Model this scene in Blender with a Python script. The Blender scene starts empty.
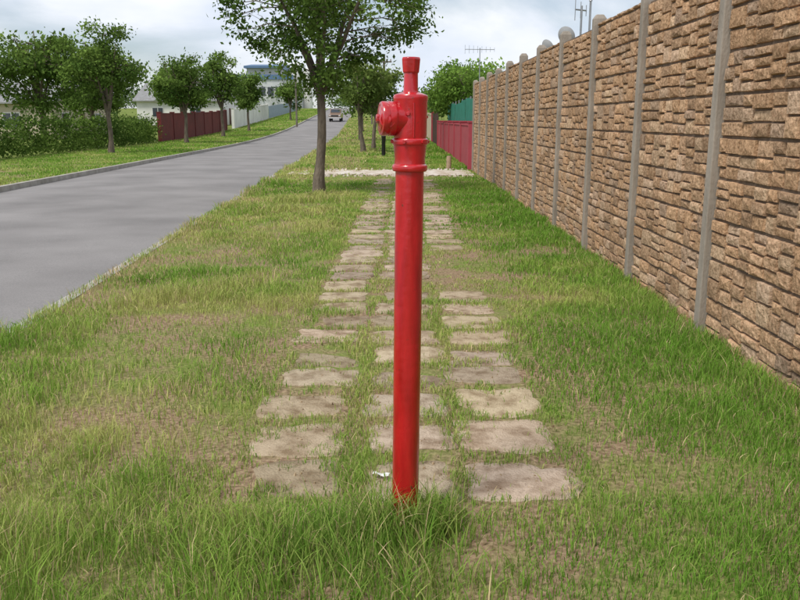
import bpy, math, random
import numpy as np
from mathutils import Vector, Matrix

random.seed(7)
RNG = np.random.default_rng(11)
scene = bpy.context.scene
COL = scene.collection

# ------------------------------------------------------------------ layout
def gz(y):
    """terrain height: level near the camera, rising gently up the street"""
    y = np.asarray(y, dtype=float)
    a = np.clip(y - 50, 0, 50)
    b = np.clip(y - 100, 0, 100)
    return 0.00035 * a * a + 0.035 * b
def G(y): return float(gz(y))
def xr(y): return -2.8 - 0.04 * y            # near-side road edge
ROADW = 6.1
def xl(y): return xr(y) - ROADW              # far-side road edge
def xp(y): return xr(y) - 12.3               # far-side property line

# ------------------------------------------------------------------ noise
def vnoise(x, y, scale, seed):
    r = np.random.default_rng(seed)
    T = r.random((256, 256))
    u = np.asarray(x) / scale + 1000.0; v = np.asarray(y) / scale + 1000.0
    i = np.floor(u).astype(int); j = np.floor(v).astype(int)
    fu = u - i; fv = v - j
    fu = fu * fu * (3 - 2 * fu); fv = fv * fv * (3 - 2 * fv)
    i0 = i % 256; i1 = (i + 1) % 256; j0 = j % 256; j1 = (j + 1) % 256
    return (T[i0, j0] * (1 - fu) + T[i1, j0] * fu) * (1 - fv) + (T[i0, j1] * (1 - fu) + T[i1, j1] * fu) * fv
def fnoise(x, y, scale, seed):
    return (vnoise(x, y, scale, seed) * .55 + vnoise(x, y, scale * .47, seed + 1) * .3 + vnoise(x, y, scale * .21, seed + 2) * .15)

# ------------------------------------------------------------------ materials
def new_mat(name):
    m = bpy.data.materials.new(name); m.use_nodes = True
    nt = m.node_tree
    return m, nt, nt.nodes["Principled BSDF"]

def pmat(name, c1, c2=None, scale=5.0, rough=0.8, bump=0.0, bscale=60.0, metallic=0.0, c3=None, stretch=(1, 1, 1),
         spec=0.4, coat=0.0, vcol=False, detail=6.0, bdist=0.01, lo=.35, hi=.65, macro=0.0, mscale=.5):
    m, nt, p = new_mat(name)
    N = nt.nodes.new; L = nt.links.new
    tc = N("ShaderNodeTexCoord"); mp = N("ShaderNodeMapping"); mp.inputs["Scale"].default_value = stretch
    L(tc.outputs["Object"], mp.inputs["Vector"])
    no = N("ShaderNodeTexNoise"); no.inputs["Scale"].default_value = scale; no.inputs["Detail"].default_value = detail
    no.inputs["Roughness"].default_value = 0.62
    L(mp.outputs[0], no.inputs["Vector"])
    if c2 is None: c2 = tuple(v * .8 for v in c1)
    cr = N("ShaderNodeValToRGB")
    e = cr.color_ramp.elements
    e[0].position = lo; e[0].color = (*c1, 1); e[1].position = hi; e[1].color = (*c2, 1)
    if c3 is not None:
        k = e.new(min(.98, hi + .12)); k.color = (*c3, 1)
    L(no.outputs["Fac"], cr.inputs["Fac"])
    out = cr.outputs["Color"]
    if vcol:
        at = N("ShaderNodeAttribute"); at.attribute_name = "Col"
        mx = N("ShaderNodeMix"); mx.data_type = 'RGBA'; mx.blend_type = 'MULTIPLY'; mx.inputs[0].default_value = 1.0
        L(out, mx.inputs[6]); L(at.outputs["Color"], mx.inputs[7]); out = mx.outputs[2]
    if macro > 0:
        n5 = N("ShaderNodeTexNoise"); n5.inputs["Scale"].default_value = mscale; n5.inputs["Detail"].default_value = 4
        L(tc.outputs["Object"], n5.inputs["Vector"])
        r5 = N("ShaderNodeMapRange"); r5.inputs["From Min"].default_value = .3; r5.inputs["From Max"].default_value = .7
        r5.inputs["To Min"].default_value = 1 - macro; r5.inputs["To Max"].default_value = 1 + macro * .6
        L(n5.outputs["Fac"], r5.inputs["Value"])
        hs = N("ShaderNodeHueSaturation"); L(out, hs.inputs["Color"]); L(r5.outputs[0], hs.inputs["Value"]); out = hs.outputs[0]
    L(out, p.inputs["Base Color"])
    p.inputs["Roughness"].default_value = rough
    p.inputs["Metallic"].default_value = metallic
    p.inputs["Specular IOR Level"].default_value = spec
    p.inputs["Coat Weight"].default_value = coat
    if bump > 0:
        nb = N("ShaderNodeTexNoise"); nb.inputs["Scale"].default_value = bscale; nb.inputs["Detail"].default_value = 5
        L(mp.outputs[0], nb.inputs["Vector"])
        b = N("ShaderNodeBump"); b.inputs["Strength"].default_value = bump; b.inputs["Distance"].default_value = bdist
        L(nb.outputs["Fac"], b.inputs["Height"]); L(b.outputs[0], p.inputs["Normal"])
    return m

def leaf_mat(name, trans=0.35):
    m, nt, p = new_mat(name)
    nt.nodes.remove(p)
    N = nt.nodes.new; L = nt.links.new
    at = N("ShaderNodeAttribute"); at.attribute_name = "Col"
    p = N("ShaderNodeBsdfDiffuse")
    L(at.outputs["Color"], p.inputs["Color"])
    tr = N("ShaderNodeBsdfTranslucent"); L(at.outputs["Color"], tr.inputs["Color"])
    mx = N("ShaderNodeMixShader"); mx.inputs[0].default_value = trans
    out = nt.nodes["Material Output"]
    L(p.outputs[0], mx.inputs[1]); L(tr.outputs[0], mx.inputs[2]); L(mx.outputs[0], out.inputs["Surface"])
    return m

# ------------------------------------------------------------------ mesh helpers
def empty(name, loc=(0, 0, 0), rot=(0, 0, 0)):
    o = bpy.data.objects.new(name, None); o.location = loc; o.rotation_euler = rot
    o.empty_display_size = .2
    COL.objects.link(o); return o

class MB:
    def __init__(s): s.v = []; s.f = []; s.c = []; s.m = []
    def add(s, verts, faces, col=(1, 1, 1), mi=0):
        n = len(s.v); s.v += [tuple(q) for q in verts]
        s.f += [tuple(i + n for i in f) for f in faces]
        s.c += [(*col, 1.0)] * len(verts); s.m += [mi] * len(faces)
    def box(s, x0, x1, y0, y1, z0, z1, col=(1, 1, 1), mi=0):
        s.add([(x0, y0, z0), (x1, y0, z0), (x1, y1, z0), (x0, y1, z0), (x0, y0, z1), (x1, y0, z1), (x1, y1, z1), (x0, y1, z1)],
              [(0, 3, 2, 1), (4, 5, 6, 7), (0, 1, 5, 4), (1, 2, 6, 5), (2, 3, 7, 6), (3, 0, 4, 7)], col, mi)
    def tube(s, pts, radii, n=10, col=(1, 1, 1), mi=0, cap=True):
        P = [Vector(p) for p in pts]; vs = []; fs = []
        prev = None
        for i, p in enumerate(P):
            d = (P[min(i + 1, len(P) - 1)] - P[max(i - 1, 0)]).normalized()
            if prev is None:
                a = Vector((1, 0, 0)) if abs(d.x) < .9 else Vector((0, 1, 0))
            else: a = prev
            u = (a - d * a.dot(d)).normalized(); w = d.cross(u); prev = u
            for k in range(n):
                t = 2 * math.pi * k / n
                vs.append(p + (u * math.cos(t) + w * math.sin(t)) * radii[i])
        for i in range(len(P) - 1):
            for k in range(n):
                k2 = (k + 1) % n
                fs.append((i * n + k, i * n + k2, (i + 1) * n + k2, (i + 1) * n + k))
        if cap:
            fs.append(tuple(range(n - 1, -1, -1))); fs.append(tuple((len(P) - 1) * n + k for k in range(n)))
        s.add(vs, fs, col, mi)
    def prism(s, prof, x0, x1, col=(1, 1, 1), mi=0):
        """profile in (y,z) extruded along x"""
        n = len(prof)
        vs = [(x0, a, b) for a, b in prof] + [(x1, a, b) for a, b in prof]
        fs = [tuple(range(n)), tuple(range(2 * n - 1, n - 1, -1))]
        fs += [(i, i + n, (i + 1) % n + n, (i + 1) % n) for i in range(n)]
        s.add(vs, fs, col, mi)
    def build(s, name, mats, parent=None, smooth=False, bevel=0, fixn=True):
        me = bpy.data.meshes.new(name); me.from_pydata(s.v, [], s.f)
        if not isinstance(mats, (list, tuple)): mats = [mats]
        for m in mats: me.materials.append(m)
        me.polygons.foreach_set("material_index", s.m)
        a = me.color_attributes.new("Col", 'FLOAT_COLOR', 'POINT')
        a.data.foreach_set("color", np.array(s.c, dtype=np.float32).ravel())
        if smooth: me.polygons.foreach_set("use_smooth", [True] * len(me.polygons))
        me.update()
        if fixn:
            import bmesh
            bm = bmesh.new(); bm.from_mesh(me); bmesh.ops.recalc_face_normals(bm, faces=bm.faces); bm.to_mesh(me); bm.free()
        o = bpy.data.objects.new(name, me); COL.objects.link(o)
        if parent: o.parent = parent
        if smooth:
            try: me.set_sharp_from_angle(angle=math.radians(38))
            except Exception: pass
        if bevel > 0:
            b = o.modifiers.new("bevel", 'BEVEL'); b.width = bevel; b.segments = 2; b.limit_method = 'ANGLE'
        return o

def tri_mesh(name, V, T, C, mat, parent=None):
    """big triangle soup from numpy arrays"""
    me = bpy.data.meshes.new(name)
    me.vertices.add(len(V)); me.vertices.foreach_set("co", V.astype(np.float32).ravel())
    me.loops.add(len(T) * 3); me.loops.foreach_set("vertex_index", T.astype(np.int32).ravel())
    me.polygons.add(len(T)); me.polygons.foreach_set("loop_start", np.arange(len(T), dtype=np.int32) * 3)
    me.update(calc_edges=True)
    a = me.color_attributes.new("Col", 'FLOAT_COLOR', 'POINT')
    c4 = np.ones((len(V), 4), dtype=np.float32); c4[:, :3] = C
    a.data.foreach_set("color", c4.ravel())
    me.materials.append(mat)
    o = bpy.data.objects.new(name, me); COL.objects.link(o)
    if parent: o.parent = parent
    return o

# ------------------------------------------------------------------ world / light
SUN_EL, SUN_AZ = math.radians(56), math.radians(222)   # azimuth clockwise from +Y
w = bpy.data.worlds.new("World"); scene.world = w; w.use_nodes = True
nt = w.node_tree; N = nt.nodes.new; L = nt.links.new
bg = nt.nodes["Background"]
sky = N("ShaderNodeTexSky"); sky.sky_type = 'NISHITA'; sky.sun_disc = False
sky.sun_elevation = SUN_EL; sky.sun_rotation = SUN_AZ
tc = N("ShaderNodeTexCoord"); mp = N("ShaderNodeMapping"); mp.inputs["Scale"].default_value = (1, 1, 2.6)
mp.inputs["Location"].default_value = (.35, .2, .1)
L(tc.outputs["Generated"], mp.inputs[0])
n1 = N("ShaderNodeTexNoise"); n1.inputs["Scale"].default_value = 2.6; n1.inputs["Detail"].default_value = 9; n1.inputs["Roughness"].default_value = .55
n1.inputs["Distortion"].default_value = .3
L(mp.outputs[0], n1.inputs["Vector"])
r1 = N("ShaderNodeValToRGB"); r1.color_ramp.elements[0].position = .38; r1.color_ramp.elements[1].position = .56
r1.color_ramp.elements[0].color = (.25, .25, .25, 1)
L(n1.outputs["Fac"], r1.inputs["Fac"])
n2 = N("ShaderNodeTexNoise"); n2.inputs["Scale"].default_value = 4.5; n2.inputs["Detail"].default_value = 7
L(mp.outputs[0], n2.inputs["Vector"])
r2 = N("ShaderNodeValToRGB"); r2.color_ramp.elements[0].position = .35; r2.color_ramp.elements[1].position = .6
r2.color_ramp.elements[0].color = (7.2, 7.9, 9.1, 1); r2.color_ramp.elements[1].color = (9.4, 9.65, 10.1, 1)
L(n2.outputs["Fac"], r2.inputs["Fac"])
mx = N("ShaderNodeMix"); mx.data_type = 'RGBA'
L(r1.outputs["Color"], mx.inputs[0]); L(sky.outputs[0], mx.inputs[6]); L(r2.outputs["Color"], mx.inputs[7])
L(mx.outputs[2], bg.inputs["Color"]); bg.inputs["Strength"].default_value = .108

sl = bpy.data.lights.new("sun", 'SUN'); sl.energy = 2.9; sl.angle = math.radians(16); sl.color = (1, .95, .87)
so = bpy.data.objects.new("sun", sl); COL.objects.link(so)
d = Vector((math.sin(SUN_AZ) * math.cos(SUN_EL), math.cos(SUN_AZ) * math.cos(SUN_EL), math.sin(SUN_EL)))
so.rotation_euler = d.to_track_quat('Z', 'Y').to_euler()
scene.view_settings.view_transform = 'Standard'; scene.view_settings.look = 'None'; scene.view_settings.exposure = 0

cam = bpy.data.cameras.new("camera"); cam.lens = 36; cam.sensor_width = 36; cam.clip_end = 4000
co = bpy.data.objects.new("camera", cam); COL.objects.link(co)
co.location = (0, 0, 1.6); co.rotation_euler = (math.radians(90 - 12.68), 0, 0)
scene.camera = co

# ------------------------------------------------------------------ ground sheet
def ground_material():
    m, nt, p = new_mat("soil_and_turf")
    N = nt.nodes.new; L = nt.links.new
    tc = N("ShaderNodeTexCoord")
    n1 = N("ShaderNodeTexNoise"); n1.inputs["Scale"].default_value = 1.3; n1.inputs["Detail"].default_value = 8; n1.inputs["Roughness"].default_value = .65
    n2 = N("ShaderNodeTexNoise"); n2.inputs["Scale"].default_value = 38; n2.inputs["Detail"].default_value = 8
    L(tc.outputs["Object"], n1.inputs[0]); L(tc.outputs["Object"], n2.inputs[0])
    soil = N("ShaderNodeValToRGB"); e = soil.color_ramp.elements
    e[0].position = .3; e[0].color = (.14, .088, .052, 1); e[1].position = .68; e[1].color = (.38, .28, .18, 1)
    L(n2.outputs["Fac"], soil.inputs["Fac"])
    turf = N("ShaderNodeValToRGB"); e = turf.color_ramp.elements
    e[0].position = .3; e[0].color = (.10, .16, .028, 1); e[1].position = .75; e[1].color = (.25, .27, .08, 1)
    L(n2.outputs["Fac"], turf.inputs["Fac"])
    sp = N("ShaderNodeSeparateXYZ"); L(tc.outputs["Object"], sp.inputs[0])
    mr = N("ShaderNodeMapRange"); mr.inputs["From Min"].default_value = 10; mr.inputs["From Max"].default_value = 60
    mr.inputs["To Min"].default_value = .0; mr.inputs["To Max"].default_value = .35
    L(sp.outputs["Y"], mr.inputs["Value"])
    ad = N("ShaderNodeMath"); ad.operation = 'ADD'; L(mr.outputs[0], ad.inputs[0]); L(n1.outputs["Fac"], ad.inputs[1])
    rr = N("ShaderNodeValToRGB"); rr.color_ramp.elements[0].position = .45; rr.color_ramp.elements[1].position = .62
    L(ad.outputs[0], rr.inputs["Fac"])
    mx = N("ShaderNodeMix"); mx.data_type = 'RGBA'
    L(rr.outputs["Color"], mx.inputs[0]); L(soil.outputs[0], mx.inputs[6]); L(turf.outputs[0], mx.inputs[7])
    L(mx.outputs[2], p.inputs["Base Color"]); p.inputs["Roughness"].default_value = .95; p.inputs["Specular IOR Level"].default_value = .1
    b = N("ShaderNodeBump"); b.inputs["Strength"].default_value = .8; b.inputs["Distance"].default_value = .02
    L(n2.outputs["Fac"], b.inputs["Height"]); L(b.outputs[0], p.inputs["Normal"])
    return m
ys = list(np.arange(-30, 60, 2.0)) + list(np.arange(60, 210, 5.0)) + [210, 240, 300, 450, 700, 1000, 1500, 2500]
cols = [(900, 0), (200, 0), (60, 0), (20, 0), (8, 0), (4, 0), (2, 0), (.6, 0), (.02, 0), (.0, -.15),
        (-ROADW, -.15), (-ROADW - .02, 0), (-ROADW - 2, 0), (-ROADW - 4, 0), (-ROADW - 8, 0), (-40, 0), (-100, 0), (-300, 0), (-1000, 0)]
mb = MB(); V = []; F = []
for y in ys:
    for dx, dz in cols: V.append((xr(y) + dx, y, G(y) + dz))
nc = len(cols)
for i in range(len(ys) - 1):
    for j in range(nc - 1):
        F.append((i * nc + j, i * nc + j + 1, (i + 1) * nc + j + 1, (i + 1) * nc + j))
mb.add(V, F); ground = mb.build("ground", ground_material())

asphalt = pmat("worn_asphalt", (.20, .19, .188), (.28, .265, .255), scale=75, rough=.92, bump=.35, bscale=150, spec=.2, detail=8, bdist=.004, macro=.22, mscale=.6)
V = []; F = []
for y in ys:
    for k in range(5):
        t = k / 4; V.append((xr(y) - ROADW * t, y, G(y) - .11 + .05 * math.sin(math.pi * t)))
for i in range(len(ys) - 1):
    for j in range(4): F.append((i * 5 + j, i * 5 + j + 1, (i + 1) * 5 + j + 1, (i + 1) * 5 + j))
mb = MB(); mb.add(V, F); mb.build("road", asphalt, smooth=True)

kerbm = pmat("kerb_concrete", (.42, .40, .36), (.28, .26, .22), scale=3, rough=.9, bump=.4)
def strip(name, f, x0, x1, z0, z1, y0, y1, mat, step=2.0, gap=.012):
    mb = MB(); y = y0
    while y < y1:
        ya, yb = y + gap, min(y + step, y1)
        a, b = f(ya), f(yb)
        za, zb = G(ya), G(yb)
        mb.add([(a + x0, ya, za + z0), (a + x1, ya, za + z0), (b + x1, yb, zb + z0), (b + x0, yb, zb + z0),
                (a + x0, ya, za + z1), (a + x1, ya, za + z1), (b + x1, yb, zb + z1), (b + x0, yb, zb + z1)],
               [(0, 3, 2, 1), (4, 5, 6, 7), (0, 1, 5, 4), (1, 2, 6, 5), (2, 3, 7, 6), (3, 0, 4, 7)])
        y += step
    return mb.build(name, mat)
strip("kerb", xl, -.13, .01, -.3, .025, -20, 205, kerbm)
strip("kerb", xr, -.012, .10, -.3, .006, -20, 205, kerbm)

# ------------------------------------------------------------------ slab path
SLABS = []   # (cx, cy, hw, hd, rot)
rs = random.Random(3)
ycur = 3.39; row = 0
while ycur < 22.5:
    for ci, cx in enumerate((-.53, .02, .55)):
        px = cx + .0125 * ycur * .6 - .03
        hw = .235 + rs.uniform(-.035, .03); hd = .208 + rs.uniform(-.035, .018)
        if row == 0 and ci == 0: hw = .265
        if row == 0 and ci == 1: px += .05; hw = .20
        skip = False
        if ycur > 6.8 and rs.random() < (.14 if ci != 2 else .28): skip = True
        if ci == 2 and 7.6 < ycur < 8.9: skip = True
        if not skip:
            SLABS.append((px + rs.uniform(-.045, .045), ycur + rs.uniform(-.04, .04), hw, hd, rs.uniform(-.11, .11), rs.random(), ci))
    ycur += .485; row += 1
slabm = pmat("weathered_slab", (.255, .19, .125), (.50, .415, .31), scale=6.5, rough=.97, bump=1.0, bscale=85, vcol=True, spec=.1, bdist=.012, detail=15, c3=(.36, .29, .21), lo=.36, hi=.58)
mb = MB()
for (cx, cy, hw, hd, ro, rnd, ci) in SLABS:
    n = 44; top = []; mid = []; bot = []; inn = []
    zt = .0 + rnd * .010 + (.006 if cy > 8 else 0); tx = rs.uniform(-.022, .022); ty = rs.uniform(-.022, .022)
    j = [rs.uniform(-1, 1) for _ in range(n)]
    ph = [rs.uniform(0, 6.28) for _ in range(3)]
    chip = rs.randrange(n); chipd = rs.choice([0, .02, .04, .08])
    for k in range(n):
        t = 2 * math.pi * k / n; c, s_ = math.cos(t), math.sin(t)
        q = 1 / (abs(c) ** 8 + abs(s_) ** 8) ** (1 / 8)
        jj = (j[k] + .6 * j[k - 1] + .4 * j[k - 2]) * .006 + .011 * math.sin(3 * t + ph[0]) + .008 * math.sin(5 * t + ph[1]) + .005 * math.sin(8 * t + ph[2])
        dk = min((k - chip) % n, (chip - k) % n); jj -= chipd * max(0, 1 - dk / 3.5)
        def P(sc, z):
            u = (hw * sc + jj) * c * q; v = (hd * sc + jj) * s_ * q
            return (cx + u * math.cos(ro) - v * math.sin(ro), cy + u * math.sin(ro) + v * math.cos(ro), z + tx * u + ty * v)
        bot.append(P(1.01, -.05)); mid.append(P(1.0, zt - .006)); top.append(P(.955 - .015 * abs(j[k]), zt)); inn.append(P(.6, zt + .001))
    fs = []
    for r in range(3):
        for k in range(n):
            k2 = (k + 1) % n; fs.append((r * n + k, r * n + k2, (r + 1) * n + k2, (r + 1) * n + k))
    fs.append(tuple(3 * n + k for k in range(n)))
    g = .72 + .36 * rnd; tint = (g, g * (.95 + .05 * rs.random()), g * (.88 + .14 * rs.random()))
    mb.add(bot + mid + top + inn, fs, tint)
for k in range(1300):   # pebbles and crumbs
    y = 3.0 + 13 * rs.random() ** 1.6; x = rs.gauss(.02 + .006 * y, .45)
    if abs(x) > .95: continue
    r = rs.uniform(.002, .007) * (1 + y * .05); n = 5; a0 = rs.random() * 6
    vs = [(x + r * rs.uniform(.6, 1.3) * math.cos(a0 + i * 1.257), y + r * rs.uniform(.6, 1.3) * math.sin(a0 + i * 1.257), 0.0) for i in range(n)]
    z = r * rs.uniform(.6, 1.1) + .008
    vs += [(x + (a - x) * .55, y + (b - y) * .55, z) for a, b, c in vs]
    g = rs.uniform(.7, 1.15); mb.add(vs, [(i, (i + 1) % n, (i + 1) % n + n, i + n) for i in range(n)] + [tuple(range(n, 2 * n))], (g, g * .93, g * .83))
mb.build("path", slabm, smooth=True)

# pale broken concrete crossing strip
crossm = pmat("pale_concrete", (.62, .57, .50), (.40, .32, .23), scale=2.6, rough=.95, bump=.6, bscale=30, detail=12, lo=.40, hi=.60)
mb = MB(); top = []; nn = 60
ra = random.Random(5)
for k in range(nn + 1):
    x = -3.4 + (2.2 + 3.4) * k / nn; top.append((x, 23.8 + ra.uniform(-.3, .3) + .35 * (x < -1), .024))
bt = []
for k in range(nn + 1):
    x = 2.2 - (2.2 + 3.4) * k / nn; bt.append((x, 26.2 + ra.uniform(-.3, .3), .024))
vs = top + bt; n = len(vs)
mb.add(vs + [(a, b, -.05) for a, b, c in vs], [tuple(range(n))] + [(i, (i + 1) % n, (i + 1) % n + n, i + n) for i in range(n)])
for k in range(140):   # loose pale rocks edging it
    x = ra.uniform(-2.4, 2.1); y = ra.choice([23.6, 26.4]) + ra.gauss(0, .2); r = ra.uniform(.02, .06)
    vs = []
    for i in range(6):
        t = i * math.pi / 3; vs.append((x + r * ra.uniform(.7, 1.1) * math.cos(t), y + r * ra.uniform(.7, 1.1) * math.sin(t), 0))
    vs += [(x + (a - x) * .6, y + (b - y) * .6, r * ra.uniform(.8, 1.3)) for a, b, c in vs]
    mb.add(vs, [(i, (i + 1) % 6, (i + 1) % 6 + 6, i + 6) for i in range(6)] + [tuple(range(6, 12))], (1.1, 1.1, 1.1))
mb.build("driveway", crossm)

# ------------------------------------------------------------------ grass
def in_slab(x, y, inset):
    m = np.zeros(len(x), bool)
    for (cx, cy, hw, hd, ro, rnd, ci) in SLABS:
        k = (np.abs(x - cx) < .35) & (np.abs(y - cy) < .35)
        idx = np.nonzero(k)[0]
        if len(idx) == 0: continue
        dx = x[idx] - cx; dy = y[idx] - cy
        u = dx * math.cos(ro) + dy * math.sin(ro); v = -dx * math.sin(ro) + dy * math.cos(ro)
        ins = inset[idx]
        m[idx[(np.abs(u) < hw - ins) & (np.abs(v) < hd - ins)]] = True
    return m

def make_blades(x, y, z, h, wd, bend, col):
    n = len(x)
    a = RNG.random(n) * 2 * np.pi; b = RNG.random(n) * 2 * np.pi
    wx = np.cos(a) * wd * .5; wy = np.sin(a) * wd * .5
    lx = np.cos(b) * h * bend; ly = np.sin(b) * h * bend
    V = np.zeros((n, 5, 3))
    V[:, 0] = np.stack([x - wx, y - wy, z - .01], 1); V[:, 1] = np.stack([x + wx, y + wy, z - .01], 1)
    mz = z + h * .6; 
    V[:, 2] = np.stack([x - wx * .8 + lx * .3, y - wy * .8 + ly * .3, mz], 1)
    V[:, 3] = np.stack([x + wx * .8 + lx * .3, y + wy * .8 + ly * .3, mz], 1)
    V[:, 4] = np.stack([x + lx, y + ly, z + h * (1 - .25 * bend)], 1)
    o = (np.arange(n) * 5)[:, None]
    T = np.concatenate([o + [0, 1, 3], o + [0, 3, 2], o + [2, 3, 4]], 1).reshape(-1, 3)
    C = np.repeat(col[:, None, :], 5, 1).reshape(-1, 3)
    return V.reshape(-1, 3), T, C

LUSH = np.array([.165, .315, .045]); MIDG = np.array([.285, .42, .080]); YEL = np.array([.46, .48, .16]); STRAW = np.array([.62, .50, .28])
def grass_zone(y0, y1, x0f, x1f, dens, wd, hs=1.0, far=False):
    xmin = min(x0f(y0), x0f(y1)); xmax = max(x1f(y0), x1f(y1))
    n = int((y1 - y0) * (xmax - xmin) * dens)
    x = RNG.uniform(xmin, xmax, n); y = RNG.uniform(y0, y1, n)
    k = (x > x0f(y)) & (x < x1f(y)); x = x[k]; y = y[k]
    dn = fnoise(x, y, .9, 21); patch = fnoise(x, y, 2.0, 31); tiny = fnoise(x, y, .22, 41)
    left = np.clip((-x - .6) / 1.2, 0, 1) * (x > xr(y))
    right = np.clip((x - .85) / .8, 0, 1)
    path = (np.abs(x - .05 - .004 * y) < .85) & (x > -5) & (y > 3.14)
    # density
    p = np.clip((dn - .28) * 4.8, .35, 1)
    seams = np.exp(-((np.abs(x - .02 - .006 * y) - .27) / .07) ** 2)
    p = np.where(path, np.clip((tiny - .36) * 5 + (.2 if not far else -.1) + .5 * seams, .05, 1) * np.where(y > 8, .78, .95), p)
    bare = np.exp(-(((x - .5) / .28) ** 2 + ((y - 8.3) / .8) ** 2)); p = p * (1 - .9 * bare)
    bare2 = np.exp(-(((x - .32) / .17) ** 2 + ((y - 2.72) / .20) ** 2)); p = p * (1 - .9 * bare2)
    trod = np.exp(-((x - (-.02 + .002 * y)) / .13) ** 2) * (y > 8.5) * .8; p = p * (1 - trod)
    trod = np.exp(-((x - (.62)) / .12) ** 2) * (y > 9) * .5; p = p * (1 - trod)
    brownp = np.clip((patch - .50) * 7, 0, 1) * left
    p = p * (1 - .35 * brownp)
    cr = (y > 23.6) & (y < 26.3) & (x > -2.6) & (x < 2.0); p = np.where(cr, p * .25, p)
    k = RNG.random(len(x)) < p
    x, y, dn, patch, tiny, left, right, path, brownp = [q[k] for q in (x, y, dn, patch, tiny, left, right, path, brownp)]
    far_o = np.clip((y - 6) / 5, 0, 1)
    inset = -.012 + (.13 + .05 * far_o) * np.clip((fnoise(x, y, .30, 51) - .43 + .06 * far_o) * 3.2, 0, 1) + .02 * RNG.random(len(x))
    k = ~in_slab(x, y, inset) | (RNG.random(len(x)) < .015 + .05 * far_o)
    x, y, dn, patch, tiny, left, right, path, brownp = [q[k] for q in (x, y, dn, patch, tiny, left, right, path, brownp)]
    n = len(x); R = RNG.random(n)
    # height
    h = (.018 + .034 * dn + .024 * R) * (.55 + 1.0 * tiny)
    h *= 1 + .30 * right + .6 * np.clip((x - 1.75) / .4, 0, 1)
    h = np.where(path, h * np.where(y > 7, .62, .85), h)
    h *= 1 - .6 * np.clip((y - 20) / 2, 0, 1) * (y < 27) * (np.abs(x) < 2.4)
    # long unmown tussocks round the foot of the pipe and along the front edge
    front = np.clip((3.08 - y) / .25, 0, 1) * np.clip((.30 - x) / .3, 0, 1)
    h += front * (.02 + .12 * R) * np.clip((fnoise(x, y, .30, 61) - .36) * 6, .05, 1)
    foot = np.exp(-(((x - .02) / .20) ** 2 + ((y - 2.85) / .18) ** 2)); h += foot * (.04 + .12 * R)
    ft2 = np.exp(-(((x + .15) / .10) ** 2 + ((y - 3.3) / .3) ** 2)); h += ft2 * (.02 + .06 * R)
    weeds = np.clip((fnoise(x, y, .8, 71) - .55) * 8, 0, 1) * np.clip((-x - .9) / .3, 0, 1) * (x > xr(y)); h += weeds * (.03 + .07 * R)
    nearkerb = np.exp(-((x - xr(y)) / .25) ** 2); h += nearkerb * .04 * R
    h *= hs
    # colour
    t = np.clip(.37 + 1.2 * (fnoise(x, y, 1.4, 81) - .5) * 2 + .8 * (fnoise(x, y, .35, 91) - .5) + .32 * left - .25 * right - .25 * front - .2 * path * (y < 7) + RNG.normal(0, .20, n), 0, 1)
    col = np.where(t[:, None] < .5, LUSH + (MIDG - LUSH) * (t[:, None] * 2), MIDG + (YEL - MIDG) * (t[:, None] * 2 - 1))
    dead = RNG.random(n) < (.06 + .08 * left + .5 * brownp + .06 * path)
    col = np.where(dead[:, None], STRAW * (.6 + .5 * RNG.random(n))[:, None], col)
    col = col * (.8 + .4 * RNG.random(n))[:, None]
    wdv = wd * (.7 + .7 * RNG.random(n)); bend = .25 + .75 * RNG.random(n) ** 1.3
    bend = np.where(h > .12, bend * .75, bend)
    return make_blades(x, y, gz(y), h, wdv, bend, col)
wallx = lambda y: 2.33 + 0 * np.asarray(y, float)
redg = lambda y: xr(np.asarray(y, float)) + .03
fxp = lambda y: xp(np.asarray(y, float)) + .1
fxl = lambda y: xl(np.asarray(y, float)) - .15
zones = [grass_zone(1.6, 4.2, redg, wallx, 5200, .0036),
         grass_zone(4.2, 7.5, redg, wallx, 3900, .0046),
         grass_zone(7.5, 12, redg, wallx, 2300, .0065),
         grass_zone(12, 20, redg, wallx, 1100, .011, 1.1),
         grass_zone(20, 34, redg, wallx, 420, .019, 1.2),
         grass_zone(34, 62, redg, wallx, 140, .038, 1.4, True),
         grass_zone(62, 130, redg, wallx, 35, .085, 1.8, True),
         grass_zone(14, 40, fxp, fxl, 160, .024, 1.4),
         grass_zone(40, 85, fxp, fxl, 80, .050, 1.6),
         grass_zone(85, 190, fxp, fxl, 20, .11, 2.0)]
Vs, Ts, Cs, off = [], [], [], 0
for V_, T_, C_ in zones:
    Vs.append(V_); Ts.append(T_ + off); Cs.append(C_); off += len(V_)
gm = leaf_mat("grass_blade", .28)
tri_mesh("grass", np.concatenate(Vs), np.concatenate(Ts), np.concatenate(Cs), gm)
print("GRASS blades", off / 5)

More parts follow.
